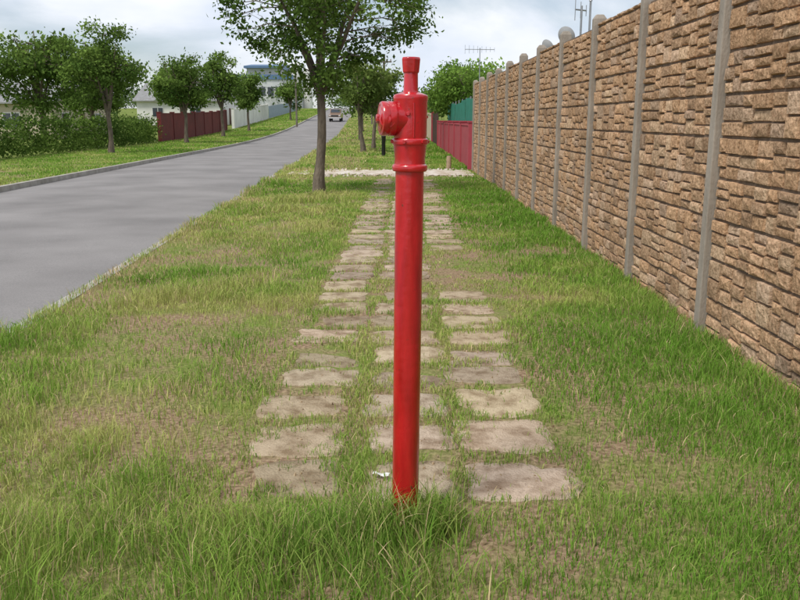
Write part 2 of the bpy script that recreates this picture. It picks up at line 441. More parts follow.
# long curved blades round the pipe (multi-segment)
def long_blades(spec):
    V = []; T = []; C = []; o = 0
    r = random.Random(17)
    for (cx, cy, sx, sy, n, hmin, hmax) in spec:
        for _ in range(n):
            x = r.gauss(cx, sx); y = r.gauss(cy, sy)
            if x < -1.7: continue
            if x > 2.27: continue
            if math.hypot(x - .02, y - 2.96) < .062: continue
            h = r.uniform(hmin, hmax); b = r.uniform(0, 6.28); wa = r.uniform(0, 6.28); wd = r.uniform(.0035, .0065)
            out = h * r.uniform(.15, .8); c = LUSH + (YEL - LUSH) * r.random() * .7
            if r.random() < .10: c = STRAW
            c = c * r.uniform(.8, 1.2); seg = 5
            for i in range(seg + 1):
                t = i / seg; wv = wd * .5 * (1 - t ** 2.2)
                px = x + math.cos(b) * out * t ** 1.9; py = y + math.sin(b) * out * t ** 1.9; pz = h * (t - .28 * (out / h) * t ** 3) - .01 * (i == 0)
                V += [(px - math.cos(wa) * wv, py - math.sin(wa) * wv, pz), (px + math.cos(wa) * wv, py + math.sin(wa) * wv, pz)]
                C += [c, c]
                if i: T += [(o + 2 * i - 2, o + 2 * i - 1, o + 2 * i + 1), (o + 2 * i - 2, o + 2 * i + 1, o + 2 * i)]
            o += 2 * (seg + 1)
    return np.array(V), np.array(T), np.array(C)
V_, T_, C_ = long_blades([(.10, 2.88, .08, .05, 300, .09, .27), (-.08, 2.86, .09, .07, 340, .10, .28), (-.30, 2.72, .20, .12, 700, .06, .23), (.16, 2.95, .05, .05, 120, .08, .22),
                          (-.75, 2.75, .22, .14, 380, .05, .16), (-1.1, 3.0, .2, .2, 300, .04, .13), (.0, 2.5, .2, .10, 420, .06, .18),
                          (-.17, 3.3, .07, .14, 220, .04, .11), (-.24, 4.2, .05, .5, 320, .03, .08), (.29, 4.0, .04, .5, 300, .03, .08), (-1.15, 4.6, .2, .5, 500, .04, .12), (1.25, 3.0, .25, .4, 300, .04, .11),
                          (1.6, 4.2, .3, .7, 600, .04, .12), (2.12, 6.5, .09, 2.0, 900, .06, .18)])
tri_mesh("tall_grass", V_, T_, C_, gm)

# ------------------------------------------------------------------ fire standpipe
def red_paint():
    m, nt, p = new_mat("red_gloss_paint")
    N = nt.nodes.new; L = nt.links.new
    tc = N("ShaderNodeTexCoord"); mp = N("ShaderNodeMapping"); mp.inputs["Scale"].default_value = (1, 1, .18)
    L(tc.outputs["Object"], mp.inputs[0])
    n = N("ShaderNodeTexNoise"); n.inputs["Scale"].default_value = 26; n.inputs["Detail"].default_value = 8; L(mp.outputs[0], n.inputs[0])
    cr = N("ShaderNodeValToRGB"); e = cr.color_ramp.elements
    e[0].position = .32; e[0].color = (.38, .005, .010, 1); e[1].position = .62; e[1].color = (.54, .010, .016, 1)
    L(n.outputs["Fac"], cr.inputs["Fac"])
    sp = N("ShaderNodeSeparateXYZ"); L(tc.outputs["Object"], sp.inputs[0])
    n3 = N("ShaderNodeTexNoise"); n3.inputs["Scale"].default_value = 60; n3.inputs["Detail"].default_value = 6; L(tc.outputs["Object"], n3.inputs[0])
    mr = N("ShaderNodeMapRange"); mr.inputs["From Min"].default_value = .0; mr.inputs["From Max"].default_value = .28
    mr.inputs["To Min"].default_value = .16; mr.inputs["To Max"].default_value = -.02; L(sp.outputs["Z"], mr.inputs["Value"])
    ad = N("ShaderNodeMath"); L(n3.outputs["Fac"], ad.inputs[0]); L(mr.outputs[0], ad.inputs[1])
    r3 = N("ShaderNodeValToRGB"); r3.color_ramp.elements[0].position = .66; r3.color_ramp.elements[1].position = .72; L(ad.outputs[0], r3.inputs[0])
    mx = N("ShaderNodeMix"); mx.data_type = 'RGBA'; L(r3.outputs[0], mx.inputs[0]); L(cr.outputs[0], mx.inputs[6]); mx.inputs[7].default_value = (.14, .03, .02, 1)
    L(mx.outputs[2], p.inputs["Base Color"])
    rr = N("ShaderNodeMapRange"); rr.inputs["To Min"].default_value = .12; rr.inputs["To Max"].default_value = .34; L(n.outputs["Fac"], rr.inputs["Value"]); L(rr.outputs[0], p.inputs["Roughness"])
    n2 = N("ShaderNodeTexNoise"); n2.inputs["Scale"].default_value = 34; n2.inputs["Detail"].default_value = 6; L(tc.outputs["Object"], n2.inputs[0])
    b = N("ShaderNodeBump"); b.inputs["Strength"].default_value = .5; b.inputs["Distance"].default_value = .004
    L(n2.outputs["Fac"], b.inputs["Height"]); L(b.outputs[0], p.inputs["Normal"])
    p.inputs["Specular IOR Level"].default_value = .6; p.inputs["Coat Weight"].default_value = .5; p.inputs["Coat Roughness"].default_value = .12
    return m
redm = red_paint()
hyd = empty("fire_hydrant_standpipe", (.020, 2.96, 0), (0, math.radians(.62), 0))
def lathe(mb, prof, n=56, M=None):
    vs = []; fs = []
    for z, r in prof:
        for k in range(n):
            t = 2 * math.pi * (k + .5) / n; q = Vector((r * math.cos(t), r * math.sin(t), z)); vs.append(M @ q if M else q)
    m = len(prof)
    for i in range(m - 1):
        for k in range(n):
            k2 = (k + 1) % n; fs.append((i * n + k, i * n + k2, (i + 1) * n + k2, (i + 1) * n + k))
    fs.append(tuple(range(n - 1, -1, -1))); fs.append(tuple((m - 1) * n + k for k in range(n)))
    mb.add(vs, fs)
def dirm(loc, d): return Matrix.Translation(loc) @ Vector(d).to_track_quat('Z', 'Y').to_matrix().to_4x4()
mb = MB(); lathe(mb, [(-.2, .0525)] + [(k * .1, .0525 + .0004 * math.sin(k * 2.3)) for k in range(14)] + [(1.425, .0525)]); mb.build("pipe", redm, hyd, True)
mb = MB(); lathe(mb, [(1.416, .054), (1.418, .061), (1.423, .0645), (1.436, .0645), (1.441, .0615), (1.444, .0565), (1.462, .0555), (1.495, .0585), (1.512, .0605),
                      (1.514, .0645), (1.518, .066), (1.530, .066), (1.534, .064), (1.536, .060)]); mb.build("coupling", redm, hyd, True)
mb = MB(); lathe(mb, [(1.534, .059), (1.55, .0605), (1.60, .0605), (1.662, .0605), (1.672, .0625), (1.682, .0625), (1.688, .059), (1.694, .042), (1.697, .030)])
mb.build("valve_body", redm, hyd, True)
mb = MB(); lathe(mb, [(1.69, .031), (1.698, .0285), (1.704, .0262), (1.768, .0250)]); mb.build("spindle_housing", redm, hyd, True)
mb = MB(); lathe(mb, [(1.762, .027), (1.766, .0310), (1.792, .0335), (1.810, .0350), (1.817, .0330), (1.818, .026), (1.812, .02)], n=8)
o = mb.build("spindle_cap", redm, hyd, False, bevel=.0025)
# side outlet pointing left (a little towards the camera) with a thick flange and blank cap
phi = math.radians(14)
M = dirm((0.004, 0, 1.604), (-math.cos(phi), -math.sin(phi), 0))
mb = MB(); lathe(mb, [(.02, .055), (.058, .055), (.062, .057), (.066, .0600), (.069, .0610), (.086, .0610), (.088, .0590), (.090, .0590), (.092, .0605), (.110, .0605), (.114, .0580), (.116, .050)], M=M)
mb.build("outlet", redm, hyd, True)
mb = MB(); lathe(mb, [(.112, .045), (.118, .043), (.120, .030), (.122, .02)], M=M); lathe(mb, [(.116, .0165), (.130, .015), (.131, .012)], n=6, M=M); mb.build("outlet_cap", redm, hyd, True)
# round boss with a plug on the camera side of the outlet
M = dirm((-.074, -.034, 1.600), (-.20, -1, 0.02))
mb = MB(); lathe(mb, [(.0, .032), (.034, .031), (.038, .028), (.0385, .023), (.033, .021), (.033, .017), (.046, .0155), (.048, .011)], M=M, n=40); mb.build("side_plug", redm, hyd, True)
mb = MB()
for (a, z) in ((262, 1.622), (20, 1.612)):
    t = math.radians(a); lathe(mb, [(0, .0085), (.008, .008), (.010, .006)], n=6, M=dirm((math.cos(t) * .057, math.sin(t) * .057, z), (math.cos(t), math.sin(t), 0)))
for a in range(0, 360, 60):   # lugs on the collar
    t = math.radians(a + 12); c, s_ = math.cos(t), math.sin(t)
    lathe(mb, [(0, .007), (.008, .0065)], n=6, M=dirm((c * .0635, s_ * .0635, 1.524), (c, s_, 0)))
mb.tube([(.012, -.0605, 1.54), (.012, -.0612, 1.60), (.011, -.0605, 1.66)], [.0022, .0026, .0020], 6)
mb.build("bolts_and_seam", redm, hyd, False)

# scrap of paper on the path
mb = MB(); pts = []
for i in range(5):
    for j in range(3):
        pts.append((-.125 + i * .018 + .004 * j, 3.375 - i * .006 + j * .013, .030 + .006 * math.sin(i * 1.7 + j)))
mb.add(pts, [(i * 3 + j, (i + 1) * 3 + j, (i + 1) * 3 + j + 1, i * 3 + j + 1) for i in range(4) for j in range(2)])
mb.build("paper_scrap", pmat("paper", (.8, .8, .78), (.7, .7, .68), rough=.8))

# ------------------------------------------------------------------ precast stone-face wall
wall = empty("precast_stone_wall", (0, 0, 0))
stonem = pmat("stone_face", (1.1, 1.08, 1.05), (.62, .57, .52), scale=26, rough=.95, bump=1.0, bscale=38, vcol=True, spec=.1, bdist=.018, detail=14, lo=.38, hi=.62, macro=.15, mscale=.9)
mortar = pmat("dark_joint", (.12, .085, .06), (.20, .145, .105), scale=20, rough=.95)
postm = pmat("concrete_post", (.36, .315, .265), (.25, .215, .175), scale=4, rough=.9, bump=.6, bscale=60, stretch=(1, 1, .4))
PAL = [(.58, .385, .245), (.62, .42, .27), (.53, .345, .21), (.64, .46, .31), (.56, .37, .23), (.60, .39, .24), (.46, .31, .20), (.62, .45, .32), (.58, .395, .26), (.50, .36, .26)]
rw = random.Random(9)
posts = [10.05 + 2 * k for k in range(-8, 9)]
XF = 2.36
mbs = MB(); mbb = MB()
def stone(a0, a1, b0, b1):
    o1 = rw.uniform(.0, .020)
    def I(): return .007 * rw.uniform(.5, 1.7)
    def X(): return XF - o1 + rw.uniform(-.006, .006)
    fr = [(X(), a0 + I(), b0 + I()), (X(), a1 - I(), b0 + I()), (X(), a1 - I(), b1 - I()), (X(), a0 + I(), b1 - I())]
    ce = (XF - o1 - rw.uniform(.003, .012), (a0 + a1) / 2 + rw.uniform(-.04, .04) * (a1 - a0) / .3, (b0 + b1) / 2 + rw.uniform(-.015, .015))
    bk = [(XF + .03, a0, b0), (XF + .03, a1, b0), (XF + .03, a1, b1), (XF + .03, a0, b1)]
    c = rw.choice(PAL); g = rw.uniform(.76, 1.10); c = tuple(v * g for v in c)
    mbs.add(fr + bk + [ce], [(0, 1, 8), (1, 2, 8), (2, 3, 8), (3, 0, 8), (0, 4, 5, 1), (1, 5, 6, 2), (2, 6, 7, 3), (3, 7, 4, 0)], c)
for bi in range(len(posts) - 1):
    y0, y1 = posts[bi] + .055, posts[bi + 1] - .055
    ztop = 2.70 + (.03 if bi % 2 else 0)
    mbb.box(XF + .010, XF + .09, y0, y1, -.1, ztop - .01)
    z = -.02
    while z < ztop - .05:          # each precast panel is 0.30 m high
        pt = min(z + .30, ztop)
        y = y0 + .004
        while y < y1 - .02:
            ln = rw.uniform(.13, .28)
            if y + ln > y1 - .12: ln = y1 - .004 - y
            a0, a1 = y + .003, y + ln - .003
            zb = z + .003; ztp = pt - .005
            hgt = ztp - zb
            splits = rw.choice([(.5,), (.3, .62), (.36, .7), (.33, .66), (.28, .6), (.4, .68), (.25, .5, .75)]) if hgt > .2 else ()
            zz = [zb] + [zb + hgt * (s + rw.uniform(-.03, .03)) for s in splits] + [ztp]
            for q in range(len(zz) - 1):
                stone(a0, a1, zz[q] + .0025, zz[q + 1] - .0025)
            y += ln
        z += .30
mbs.build("stone_panels", stonem, wall, fixn=False)
mbb.build("panel_backing", mortar, wall)
mbp = MB()
for yp in posts:
    hgt = 2.83 + rw.uniform(-.01, .02)
    x0, x1, ya, yb = XF - .055, XF + .10, yp - .050, yp + .050
    mbp.add([(x0, ya, -.2), (x1, ya, -.2), (x1, yb, -.2), (x0, yb, -.2), (x0, ya, hgt - .05), (x1, ya, hgt - .05), (x1, yb, hgt - .05), (x0, yb, hgt - .05),
             (x0 + .035, ya + .02, hgt), (x1 - .035, ya + .02, hgt), (x1 - .035, yb - .02, hgt), (x0 + .035, yb - .02, hgt)],
            [(0, 1, 5, 4), (1, 2, 6, 5), (2, 3, 7, 6), (3, 0, 4, 7), (4, 5, 9, 8), (5, 6, 10, 9), (6, 7, 11, 10), (7, 4, 8, 11), (8, 9, 10, 11), (0, 3, 2, 1)])
mbp.build("posts", postm, wall, bevel=.008)

# ------------------------------------------------------------------ yard walls / fences
def yard_wall(name, f, y0, y1, h, th, mat, pier=3.0, capm=None, side=1):
    e = empty(name, (0, 0, 0))
    mb = MB(); mc = MB(); y = y0
    def seg(mb, ya, yb, xa, xb, z0, z1):
        a, b = f(ya), f(yb); ga, gb = G(ya), G(yb)
        mb.add([(a + xa, ya, ga + z0), (a + xb, ya, ga + z0), (b + xb, yb, gb + z0), (b + xa, yb, gb + z0),
                (a + xa, ya, ga + z1), (a + xb, ya, ga + z1), (b + xb, yb, gb + z1), (b + xa, yb, gb + z1)],
               [(0, 3, 2, 1), (4, 5, 6, 7), (0, 1, 5, 4), (1, 2, 6, 5), (2, 3, 7, 6), (3, 0, 4, 7)])
    sg = 1 if th > 0 else -1
    while y < y1 - .05:
        yb = min(y + pier, y1)
        seg(mb, y + .16, yb - .16, 0, th, -.2, h)
        seg(mc, y + .162, yb - .162, -.025 * sg, th + .025 * sg, h, h + .06)
        y = yb
    y = y0
    while y <= y1 + .01:
        seg(mb, y - .158, y + .158, -.05 * sg, th + .05 * sg, -.2, h + .10)
        seg(mc, y - .18, y + .18, -.075 * sg, th + .075 * sg, h + .10, h + .15)
        y += pier
    mb.build("wall_panels", mat, e); mc.build("coping", capm or mat, e)
    return e
crim = pmat("crimson_paint", (.40, .06, .08), (.32, .05, .065), scale=2, rough=.8, bump=.3, c3=(.44, .11, .12))
maroon = pmat("maroon_paint", (.17, .028, .028), (.12, .022, .022), scale=1.5, rough=.8, bump=.3)
creamw = pmat("cream_plaster", (.55, .48, .36), (.46, .40, .30), scale=1.0, rough=.9, bump=.3)
whitew = pmat("white_plaster", (.74, .73, .70), (.62, .61, .58), scale=.8, rough=.9, bump=.2)
brickw = pmat("face_brick", (.30, .14, .085), (.22, .10, .065), scale=6, rough=.9, bump=.3)
yard_wall("red_boundary_wall", lambda y: 2.27, 26.6, 49, 1.42, .2, crim, 3.73)
yard_wall("cream_boundary_wall", lambda y: 2.27, 58, 100, 1.9, .2, creamw, 6)
yard_wall("maroon_boundary_wall", xp, 60, 88, 2.0, -.2, maroon, 4)
yard_wall("white_boundary_wall", xp, 93, 125, 2.1, -.2, whitew, 8)

# green shade-net screen above/behind red wall
netm = pmat("green_shade_net", (.012, .15, .10), (.02, .21, .15), scale=3, rough=.85, bump=.4, bscale=20)
e = empty("green_shade_screen")
mb = MB()
for k in range(8):
    y0 = 28.3 + 2 * k; mb.box(2.56 + .01 * math.sin(k * 2), 2.575 + .01 * math.sin(k * 2), y0 + .04, y0 + 1.96, .9, 2.35 + .06 * math.sin(k * 1.3))
mb.build("net", netm, e)
mb = MB()
for k in range(9): mb.tube([(2.60, 28.3 + 2 * k, 0), (2.60, 28.3 + 2 * k, 2.45)], [.03, .03], 8)
mb.build("net_posts", pmat("galv_post", (.25, .26, .26), rough=.5, metallic=.6), e)

# brown slatted gate beyond the red wall
gatem = pmat("brown_slats", (.045, .018, .014), (.07, .028, .02), scale=4, rough=.7)
e = empty("driveway_gate"); mb = MB()
y = 49.4
while y < 57.6: mb.box(2.30, 2.33, y, y + .12, .08, 2.05); y += .16
for z in (.3, 1.1, 1.85): mb.box(2.335, 2.38, 49.35, 57.7, z, z + .08)
mb.build("slats", gatem, e)
mb = MB()
mb.box(2.2, 2.5, 57.62, 57.82, -.1, 2.2); mb.build("gate_post", crim, e)

# blue-grey palisade fence on far side
palm = pmat("blue_grey_steel", (.20, .26, .33), (.26, .31, .37), rough=.6, scale=2)
e = empty("palisade_fence"); mb = MB(); y = 126.0
while y < 180:
    x = xp(y); g = G(y); mb.box(x - .02, x + .02, y, y + .14, g + .05, g + 1.9); y += .24
y = 126.0
while y < 180:
    for z in (.4, 1.5):
        a, b = xp(y), xp(y + 3); ga, gb = G(y), G(y + 3)
        mb.add([(a - .04, y, ga + z), (a - .04, y, ga + z + .07), (b - .04, y + 3, gb + z + .07), (b - .04, y + 3, gb + z)], [(0, 1, 2, 3)])
    y += 3
mb.build("pales", palm, e)

# ------------------------------------------------------------------ trees
barkm = pmat("bark", (.20, .16, .12), (.10, .08, .06), scale=9, rough=.95, bump=1.0, bscale=30, stretch=(1, 1, .3), bdist=.03)
leafm = leaf_mat("tree_leaf", .32)
def leaf_cloud(centers, radii, counts, size, cols, r):
    P = []; S = []; Cc = []
    for c, rad, n, col in zip(centers, radii, counts, cols):
        q = r.normal(0, .48, (n, 3)) * np.array(rad) + np.array(c)
        P.append(q); Cc.append(np.repeat(np.array(col)[None], n, 0) * (.65 + .7 * r.random((n, 1))))
    P = np.concatenate(P); Cc = np.concatenate(Cc); n = len(P)
    a = r.normal(0, 1, (n, 3)); a /= np.linalg.norm(a, axis=1, keepdims=True)
    b = r.normal(0, 1, (n, 3)); b = np.cross(a, b); b /= np.linalg.norm(b, axis=1, keepdims=True)
    s = (size * (.6 + .8 * r.random(n)))[:, None]
    nrm = np.cross(a, b)
    V = np.stack([P - a * s * .5, P + b * s * .27 + nrm * s * .08, P + a * s * .5, P - b * s * .27 + nrm * s * .08], 1)
    o = (np.arange(n) * 4)[:, None]
    T = np.concatenate([o + [0, 1, 2], o + [0, 2, 3]], 1).reshape(-1, 3)
    return V.reshape(-1, 3), T, np.repeat(Cc[:, None], 4, 1).reshape(-1, 3)

def tree(name, x, y, trunk_r, fork_z, cc, cr, ncl, per, lsize, seed, lean=(0, 0), dark=(.065, .12, .024), light=(.20, .30, .065), extra=(), clr=(.34, .52), nlimb=6):
    r = np.random.default_rng(seed); rr = random.Random(seed)
    g = G(y); e = empty(name, (x, y, g))
    cc = np.array(cc, float); cr = np.array(cr, float)
    mb = MB()
    n = 7; tp = []; tr = []
    top = np.array([lean[0], lean[1], fork_z])
    for i in range(n + 1):
        t = i / n; tp.append((top[0] * t + .03 * math.sin(5 * t + seed) * (t > 0), top[1] * t + .03 * math.cos(4 * t + seed) * (t > 0), fork_z * t - (.15 if i == 0 else 0)))
        tr.append(trunk_r * (1.35 - .45 * min(1, t * 4)) * (1 - .25 * t) if i < 3 else trunk_r * (.9 - .22 * t))
    mb.tube(tp, tr, 12)
    F0 = Vector(tp[-1])
    cl = []
    while len(cl) < ncl:
        q = r.normal(0, 1, 3); q /= np.linalg.norm(q); q *= r.random() ** .42
        q = q * cr * (1 + .18 * math.sin(q[0] * 9 + seed) * math.cos(q[1] * 7)) + cc
        if q[2] < fork_z - .2 and abs(q[0] - lean[0]) < .3: continue
        cl.append(q)
    cl += [np.array(q, float) for q in extra]
    limbs = []
    for i in range(nlimb):
        a = 2 * math.pi * (i + .3 * rr.random()) / nlimb
        end = Vector(cc) + Vector((math.cos(a) * cr[0] * .62, math.sin(a) * cr[1] * .62, cr[2] * rr.uniform(-.25, .6)))
        if i == 0: end = Vector(cc) + Vector((0, 0, cr[2] * .8))
        st = F0 - Vector((0, 0, rr.uniform(0, .35) * fork_z * .4))
        t0 = max(0, min(1, st.z / fork_z)); st.x = lean[0] * t0; st.y = lean[1] * t0
        pts = []
        for k in range(6):
            t = k / 5; p = st.lerp(end, t); p.z += .25 * cr[2] * math.sin(math.pi * t) * .5
            p += Vector((rr.uniform(-1, 1), rr.uniform(-1, 1), rr.uniform(-1, 1))) * .05 * (0 < k)
            pts.append(p)
        rad = [trunk_r * .52 * (1 - .8 * k / 5) + .004 for k in range(6)]
        mb.tube(pts, rad, 8); limbs.append(pts)
    lp = [p for l in limbs for p in l[1:]]
    for q in cl:
        Q = Vector(q); s = min(lp, key=lambda p: (p - Q).length + .5 * max(0, p.z - Q.z))
        m1 = s.lerp(Q, .5) + Vector((rr.uniform(-.08, .08), rr.uniform(-.08, .08), .10))
        mb.tube([s, m1, Q, Q + (Q - s) * .15], [trunk_r * .13, trunk_r * .09, trunk_r * .05, .003], 5)
        for _ in range(3):
            en = Q + Vector((rr.gauss(0, .3), rr.gauss(0, .3), rr.gauss(0, .22))); mb.tube([m1, m1.lerp(en, .6) + Vector((0, 0, .04)), en], [trunk_r * .05, trunk_r * .035, .002], 4)
    mb.build("trunk_and_limbs", barkm, e, smooth=True, fixn=False)
    rads = []; cnt = []; cols = []
    for q in cl:
        k = rr.uniform(*clr); rads.append((k * 1.15, k * 1.15, k * .75)); cnt.append(int(per * rr.uniform(.5, 1.4)))
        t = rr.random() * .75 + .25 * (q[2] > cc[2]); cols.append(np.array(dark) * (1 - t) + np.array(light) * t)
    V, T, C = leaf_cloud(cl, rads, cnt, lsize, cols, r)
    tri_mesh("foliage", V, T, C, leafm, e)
    return e

tree("street_tree", -1.81, 18.0, .125, 2.25, (.30, .1, 4.15), (1.9, 1.8, 1.75), 66, 210, .10, 5, lean=(.10, 0),
     extra=[(-1.75, 0, 3.75), (-1.5, -.2, 3.45), (-1.2, 0, 3.2), (-.85, .1, 3.0), (-1.8, .2, 4.05), (-.5, -.2, 2.65), (-.15, .1, 2.35), (.2, -.3, 2.5), (2.1, 0, 3.6), (2.2, .2, 4.0), (1.7, 0, 3.3), (1.2, .1, 2.9), (.6, 0, 2.6), (.35, .1, 2.3)], clr=(.26, .42), nlimb=7)
DK = (.055, .105, .022)
tree("street_tree", -1.85, 41.0, .13, 1.9, (.2, 0, 3.25), (1.45, 1.5, 1.15), 34, 150, .17, 8, lean=(-.18, 0), clr=(.36, .55), light=(.23, .29, .08))
tree("street_tree", -1.45, 44.5, .12, 1.9, (.1, 0, 3.4), (1.2, 1.3, 1.1), 24, 130, .18, 9, lean=(.12, 0), clr=(.36, .55), light=(.20, .27, .065))
tree("street_tree", -3.0, 62.0, .14, 2.0, (0, 0, 3.9), (1.7, 1.8, 1.6), 30, 110, .26, 10, clr=(.45, .7))
tree("street_tree", -3.9, 84.0, .15, 2.2, (0, 0, 4.2), (1.9, 1.9, 1.7), 26, 100, .34, 12, clr=(.5, .8))
tree("street_tree", -15.6, 72.0, .16, 2.3, (0, 0, 4.7), (1.75, 1.9, 2.1), 44, 130, .26, 13, clr=(.5, .75), dark=DK)
tree("street_tree", -15.9, 86.0, .15, 2.3, (0, 0, 4.1), (1.45, 1.6, 1.7), 34, 120, .30, 14, clr=(.5, .75), dark=DK)
tree("street_tree", -16.0, 120.0, .15, 2.0, (0, 0, 3.7), (1.9, 1.9, 1.7), 28, 110, .38, 15, clr=(.6, .8), dark=DK)
tree("street_tree", -14.9, 57.0, .15, 2.1, (0, 0, 4.1), (1.9, 1.8, 1.8), 44, 140, .21, 16, clr=(.45, .65), dark=DK)
tree("street_tree", -14.2, 40.0, .14, 2.0, (0, 0, 4.1), (1.9, 1.8, 1.8), 50, 170, .16, 18, clr=(.4, .58), dark=DK)
tree("garden_tree", 3.9, 42.0, .13, 1.9, (-.6, 0, 3.1), (1.9, 2.2, 1.25), 48, 180, .17, 21, clr=(.4, .6), dark=(.10, .19, .03), light=(.26, .40, .08))
tree("garden_tree", 5.2, 56.0, .15, 2.2, (-1.2, 0, 3.6), (2.6, 2.6, 1.7), 44, 140, .24, 22, clr=(.5, .8), dark=(.07, .14, .03), light=(.20, .32, .07))
tree("garden_tree", -20.5, 47.0, .2, 2.3, (0, 0, 4.6), (2.8, 2.8, 2.3), 56, 150, .24, 23, clr=(.6, .9), dark=DK)
tree("garden_tree", -22.5, 60.0, .2, 2.3, (0, 0, 4.4), (2.8, 2.8, 2.2), 50, 140, .28, 25, clr=(.6, .9), dark=DK)
tree("garden_tree", -24.5, 92.0, .2, 2.5, (0, 0, 4.6), (3.0, 3.0, 2.3), 40, 120, .38, 24, clr=(.7, 1.0), dark=DK)

# clipped-but-shaggy hedge along the far property line
r = np.random.default_rng(55); cen = []; rad = []; cnt = []; cl = []
y = 22.0
while y < 59.0:
    for z in (.35, .85, 1.3):
        t = r.random(); cen.append((xp(y) - .3 + r.normal(0, .12), y + r.normal(0, .15), z + r.normal(0, .08) + (.22 * r.random() if z > 1 else 0)))
        rad.append((.55, .6, .42)); cnt.append(70); cl.append(np.array((.05, .095, .02)) * (1 - t) + np.array((.17, .26, .055)) * t)
    y += .42
V, T, C = leaf_cloud(cen, rad, cnt, .16, cl, r)
tri_mesh("hedge", V, T, C, leafm)

# distant mass of trees closing the street
r = np.random.default_rng(77); cen = []; rad = []; cnt = []; cl = []
def blob(x, y, h, wdt, n, t):
    cen.append((x, y, G(y) + h * .5)); rad.append((wdt, wdt, h * .42)); cnt.append(n); cl.append(np.array((.060, .10, .04)) * (1 - t) + np.array((.16, .22, .085)) * t)
for k in range(60):
    y = r.uniform(200, 270); blob(r.uniform(-150, 90), y, r.uniform(3.5, 8), r.uniform(3, 6), 300, r.random())
for k in range(26):
    y = r.uniform(100, 190); blob(r.uniform(-3, 30) + (190 - y) * .05, y, r.uniform(2.5, 5), r.uniform(1.6, 3), 240, r.random())
for k in range(26):
    y = r.uniform(130, 200); blob(r.uniform(-90, -27), y, r.uniform(3, 6.5), r.uniform(2, 4), 240, r.random())
for k in range(10):
    y = r.uniform(150, 195); blob(xr(y) + r.uniform(1.5, 4), y, r.uniform(3, 5), r.uniform(1.4, 2.2), 220, r.random())
V, T, C = leaf_cloud(cen, rad, cnt, .75, cl, r)
tri_mesh("distant_trees", V, T, C, leafm)

# ------------------------------------------------------------------ houses
glass = pmat("window_glass", (.03, .04, .05), (.05, .06, .07), rough=.12, spec=.6)
framem = pmat("window_frame", (.7, .7, .68), rough=.6)
doorm = pmat("timber_door", (.12, .05, .03), (.09, .04, .025), rough=.6)
tilem = pmat("roof_tile", (.20, .10, .07), (.15, .08, .06), scale=5, rough=.85, bump=.8, bscale=14)
zincm = pmat("corrugated_roof", (.30, .31, .31), (.22, .21, .20), scale=3, rough=.6, metallic=.2, bump=.4, stretch=(1, 1, 1))
def house(name, x0, x1, y0, y1, hw, hr, wm, rm):
    g = G((y0 + y1) / 2) - .1; e = empty(name, (0, 0, g))
    mb = MB(); mb.box(x0, x1, y0, y1, 0, hw)
    ym = (y0 + y1) / 2; xm = (x0 + x1) / 2
    for xa in (x0, x1 - .2):
        mb.prism([(y0, hw + .003), (y1, hw + .003), (ym, hw + hr)], xa, xa + .2)
    mb.build("walls", wm, e)
    mb = MB(); o = .45; t = .12; k = hr / (ym - y0)
    mb.prism([(y0 - o, hw - o * k + .01), (ym, hw + hr + .01), (y1 + o, hw - o * k + .01), (y1 + o, hw - o * k + t), (ym, hw + hr + t), (y0 - o, hw - o * k + t)], x0 - .35, x1 + .35)
    mb.build("roof", rm, e)
    mf = MB(); mg = MB()
    L_ = y1 - y0
    for fy in (.18, .78):
        c = y0 + L_ * fy
        mf.box(x1 + .002, x1 + .05, c - .75, c + .75, .95, 2.15); mg.box(x1 + .05, x1 + .062, c - .66, c - .04, 1.03, 2.07); mg.box(x1 + .05, x1 + .062, c + .04, c + .66, 1.03, 2.07)
    W_ = x1 - x0
    for fx in (.25, .7):
        c = x0 + W_ * fx
        mf.box(c - .7, c + .7, y0 - .05, y0 - .002, .95, 2.15); mg.box(c - .62, c - .04, y0 - .062, y0 - .05, 1.03, 2.07); mg.box(c + .04, c + .62, y0 - .062, y0 - .05, 1.03, 2.07)
    mf.build("window_frames", framem, e); mg.build("windows", glass, e)
    mb = MB(); c = y0 + L_ * .48; mb.box(x1 + .003, x1 + .06, c - .45, c + .45, .0, 2.1); mb.build("door", doorm, e)
    mb = MB(); mb.box(x0 + 1.0, x0 + 1.6, ym - 1.2, ym - .6, hw, hw + hr + .5); mb.build("chimney", brickw, e)
    return e
house("cream_house", -38, -27, 64, 76, 2.9, 1.6, creamw, zincm)
house("white_house", -32, -21.8, 100, 111, 3.0, 2.2, whitew, zincm)
house("plaster_house", -36, -26, 128, 140, 3.0, 2.2, creamw, tilem)
house("bungalow", 6, 15, 62, 73, 2.8, 1.8, creamw, tilem)

# industrial building with blue roof band and white tower
e = empty("industrial_building", (0, 0, G(200)))
blue = pmat("blue_sheeting", (.08, .15, .27), (.11, .19, .32), rough=.5, scale=1)
lgrey = pmat("pale_cladding", (.50, .52, .54), (.58, .59, .60), scale=.3, rough=.7)
mb = MB(); mb.box(-41, -26, 200, 230, -3, 7.6); mb.box(-37, -29, 200.5, 220, 7.603, 9.4); mb.build("walls", lgrey, e)
mb = MB(); mb.prism([(199.3, 9.4), (220.6, 9.4), (220.6, 9.9), (210, 10.9), (199.3, 9.9)], -37.5, -28.5); mb.box(-41.3, -25.7, 199.7, 199.99, 6.8, 7.9)
mb.build("roof_bands", blue, e)
mb = MB()
for k in range(7): mb.box(-40 + k * 2, -38.6 + k * 2, 199.9, 199.98, 3.0, 5.0)
mb.build("windows", glass, e)
mb = MB(); mb.tube([(-25.6, 205, -3), (-25.6, 205, 10.4)], [1.25, 1.25], 24); mb.tube([(-23.0, 206, -3), (-23.0, 206, 9.0)], [1.2, 1.2], 24)
mb.tube([(-25.6, 205, 10.4), (-25.6, 205, 11.2)], [1.25, .2], 24); mb.tube([(-23.0, 206, 9.0), (-23.0, 206, 9.8)], [1.2, .2], 24)
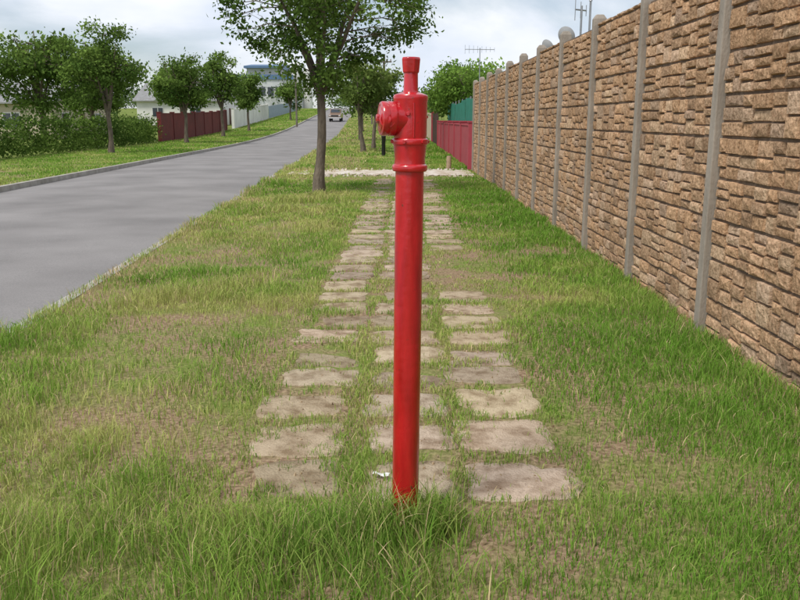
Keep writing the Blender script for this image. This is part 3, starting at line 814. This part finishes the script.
mb.build("silos", whitew, e, smooth=True)

# ------------------------------------------------------------------ poles, antennas, dishes
polem = pmat("weathered_timber_pole", (.20, .17, .14), (.13, .11, .09), scale=6, rough=.9, stretch=(1, 1, .2))
steel = pmat("galvanised_steel", (.38, .39, .40), (.30, .31, .32), rough=.45, metallic=.7)
def upole(x, y, h):
    e = empty("utility_pole", (x, y, G(y))); mb = MB(); mb.tube([(0, 0, -.3), (0, 0, h)], [.12, .085], 12); mb.build("pole", polem, e, smooth=True)
    mb = MB(); mb.box(-.55, .55, -.14, -.06, h - .5, h - .4)
    mb.build("crossarm", polem, e)
    mb = MB()
    for k in (-.48, -.18, .18, .48): mb.tube([(k, -.1, h - .4), (k, -.1, h - .34), (k, -.1, h - .26)], [.02, .045, .03], 10)
    mb.build("insulators", pmat("porcelain", (.3, .2, .15), rough=.3), e)
upole(-1.15, 60, 6.1); upole(-3.6, 105, 6.6); upole(-12.6, 100, 7.0)
e = empty("black_bollard", (-.74, 36.6, 0)); mb = MB(); lathe(mb, [(-.1, .09), (.82, .085), (.84, .10), (.90, .10), (.95, .06)], n=20)
mb.build("post", pmat("black_paint", (.012, .012, .012), (.02, .02, .02), rough=.5), e, True)
e = empty("timber_stub", (1.62, 26.9, 0)); mb = MB(); lathe(mb, [(-.1, .085), (.40, .08), (.43, .07), (.44, .04)], n=14); mb.build("post", pmat("pale_timber", (.42, .30, .20), (.30, .21, .14), scale=8, rough=.9), e, True)

def antenna(x, y, h, wdt, n):
    e = empty("tv_antenna", (x, y, G(y))); mb = MB(); mb.tube([(0, 0, 0), (0, 0, h)], [.022, .018], 8); mb.build("mast", steel, e, True)
    mb = MB(); mb.tube([(-wdt / 2, 0, h - .06), (wdt / 2, .15, h - .06)], [.014, .014], 6)
    for k in range(n):
        t = k / (n - 1) - .5; l = .36 - .18 * (t + .5); mb.tube([(t * wdt, .15 * (t + .5), h - .06 - l * .5), (t * wdt, .15 * (t + .5), h - .06 + l * .5)], [.007, .007], 5)
    mb.build("elements", steel, e)
antenna(3.35, 35, 4.55, 1.25, 8)
antenna(3.1, 14.4, 3.5, .22, 3)
e = empty("vent_pipe", (3.45, 15.3, 0)); mb = MB(); mb.tube([(0, 0, 0), (0, 0, 3.7)], [.02, .02], 10); mb.tube([(0, 0, 3.7), (0, 0, 3.73)], [.035, .02], 10); mb.build("pipe", steel, e, True)
whitew_d = pmat("dish_grey", (.50, .51, .52), (.42, .43, .44), rough=.5)
def dish(x, y, z, az):
    e = empty("satellite_dish", (x, y, 0)); mb = MB(); mb.tube([(0, 0, 0), (0, 0, z)], [.02, .02], 8); mb.build("mast", steel, e, True)
    R = Matrix.Translation((0, 0, z)) @ Matrix.Rotation(math.radians(az), 4, 'Z') @ Matrix.Rotation(math.radians(62), 4, 'X') @ Matrix.Scale(.42, 4)
    mb = MB(); vs = []; fs = []; n = 28
    for i in range(7):
        rr_ = .36 * i / 6 + .001
        for k in range(n): t = 2 * math.pi * k / n; vs.append(R @ Vector((rr_ * math.cos(t), rr_ * 1.08 * math.sin(t), rr_ * rr_ * .75 + .04)))
    for i in range(6):
        for k in range(n): fs.append((i * n + k, i * n + (k + 1) % n, (i + 1) * n + (k + 1) % n, (i + 1) * n + k))
    mb.add(vs, fs); mb.build("reflector", whitew_d, e, True, fixn=False)
    mb = MB(); mb.tube([R @ Vector((0, -.34, .12)), R @ Vector((0, -.1, .42))], [.006, .006], 6); mb.tube([R @ Vector((0, -.1, .40)), R @ Vector((0, -.08, .50))], [.018, .015], 10)
    mb.build("feed_arm", steel, e)
dish(2.78, 14.1, 2.96, 145); dish(2.80, 16.0, 2.93, 125)

# ------------------------------------------------------------------ pickup truck far up the road
def truck(x, y):
    e = empty("pickup_truck", (x, y, G(y) - .06), (math.atan(.035), 0, 0))
    body = pmat("tan_car_paint", (.20, .12, .07), (.22, .135, .08), rough=.3, coat=.4)
    mb = MB()
    mb.prism([(-2.4, .45), (2.5, .45), (2.5, 1.12), (.35, 1.15), (-1.2, 1.15), (-2.3, 1.0), (-2.42, .8)], -.86, .86)
    mb.prism([(-1.15, 1.153), (-.55, 1.72), (.6, 1.76), (.8, 1.153)], -.74, .74)
    mb.build("body", body, e, bevel=.05)
    mb = MB(); mb.add([(-.66, -1.09, 1.22), (.66, -1.09, 1.22), (.62, -.62, 1.68), (-.62, -.62, 1.68)], [(0, 1, 2, 3)])
    for s_ in (-1, 1): mb.add([(s_ * .745, -.95, 1.2), (s_ * .745, .65, 1.2), (s_ * .745, .5, 1.66), (s_ * .745, -.5, 1.64)], [(0, 1, 2, 3)])
    mb.box(-.5, .5, -2.445, -2.425, .72, .92); mb.build("glass_and_grille", glass, e)
    mb = MB()
    for s_ in (-.84, .6): 
        for yy in (-1.5, 1.55): mb.tube([(s_, yy, .36), (s_ + .24, yy, .36)], [.37, .37], 20)
    mb.build("wheels", pmat("tyre", (.02, .02, .02), rough=.8), e)
    mb = MB()
    for s_ in (-.8, .55): mb.box(s_, s_ + .25, -2.44, -2.36, .74, .92)
    mb.box(-.88, .88, -2.52, -2.44, .45, .62); mb.build("headlights_and_bumper", pmat("chrome", (.6, .6, .6), rough=.3), e, bevel=.02)
truck(-9.2, 118)
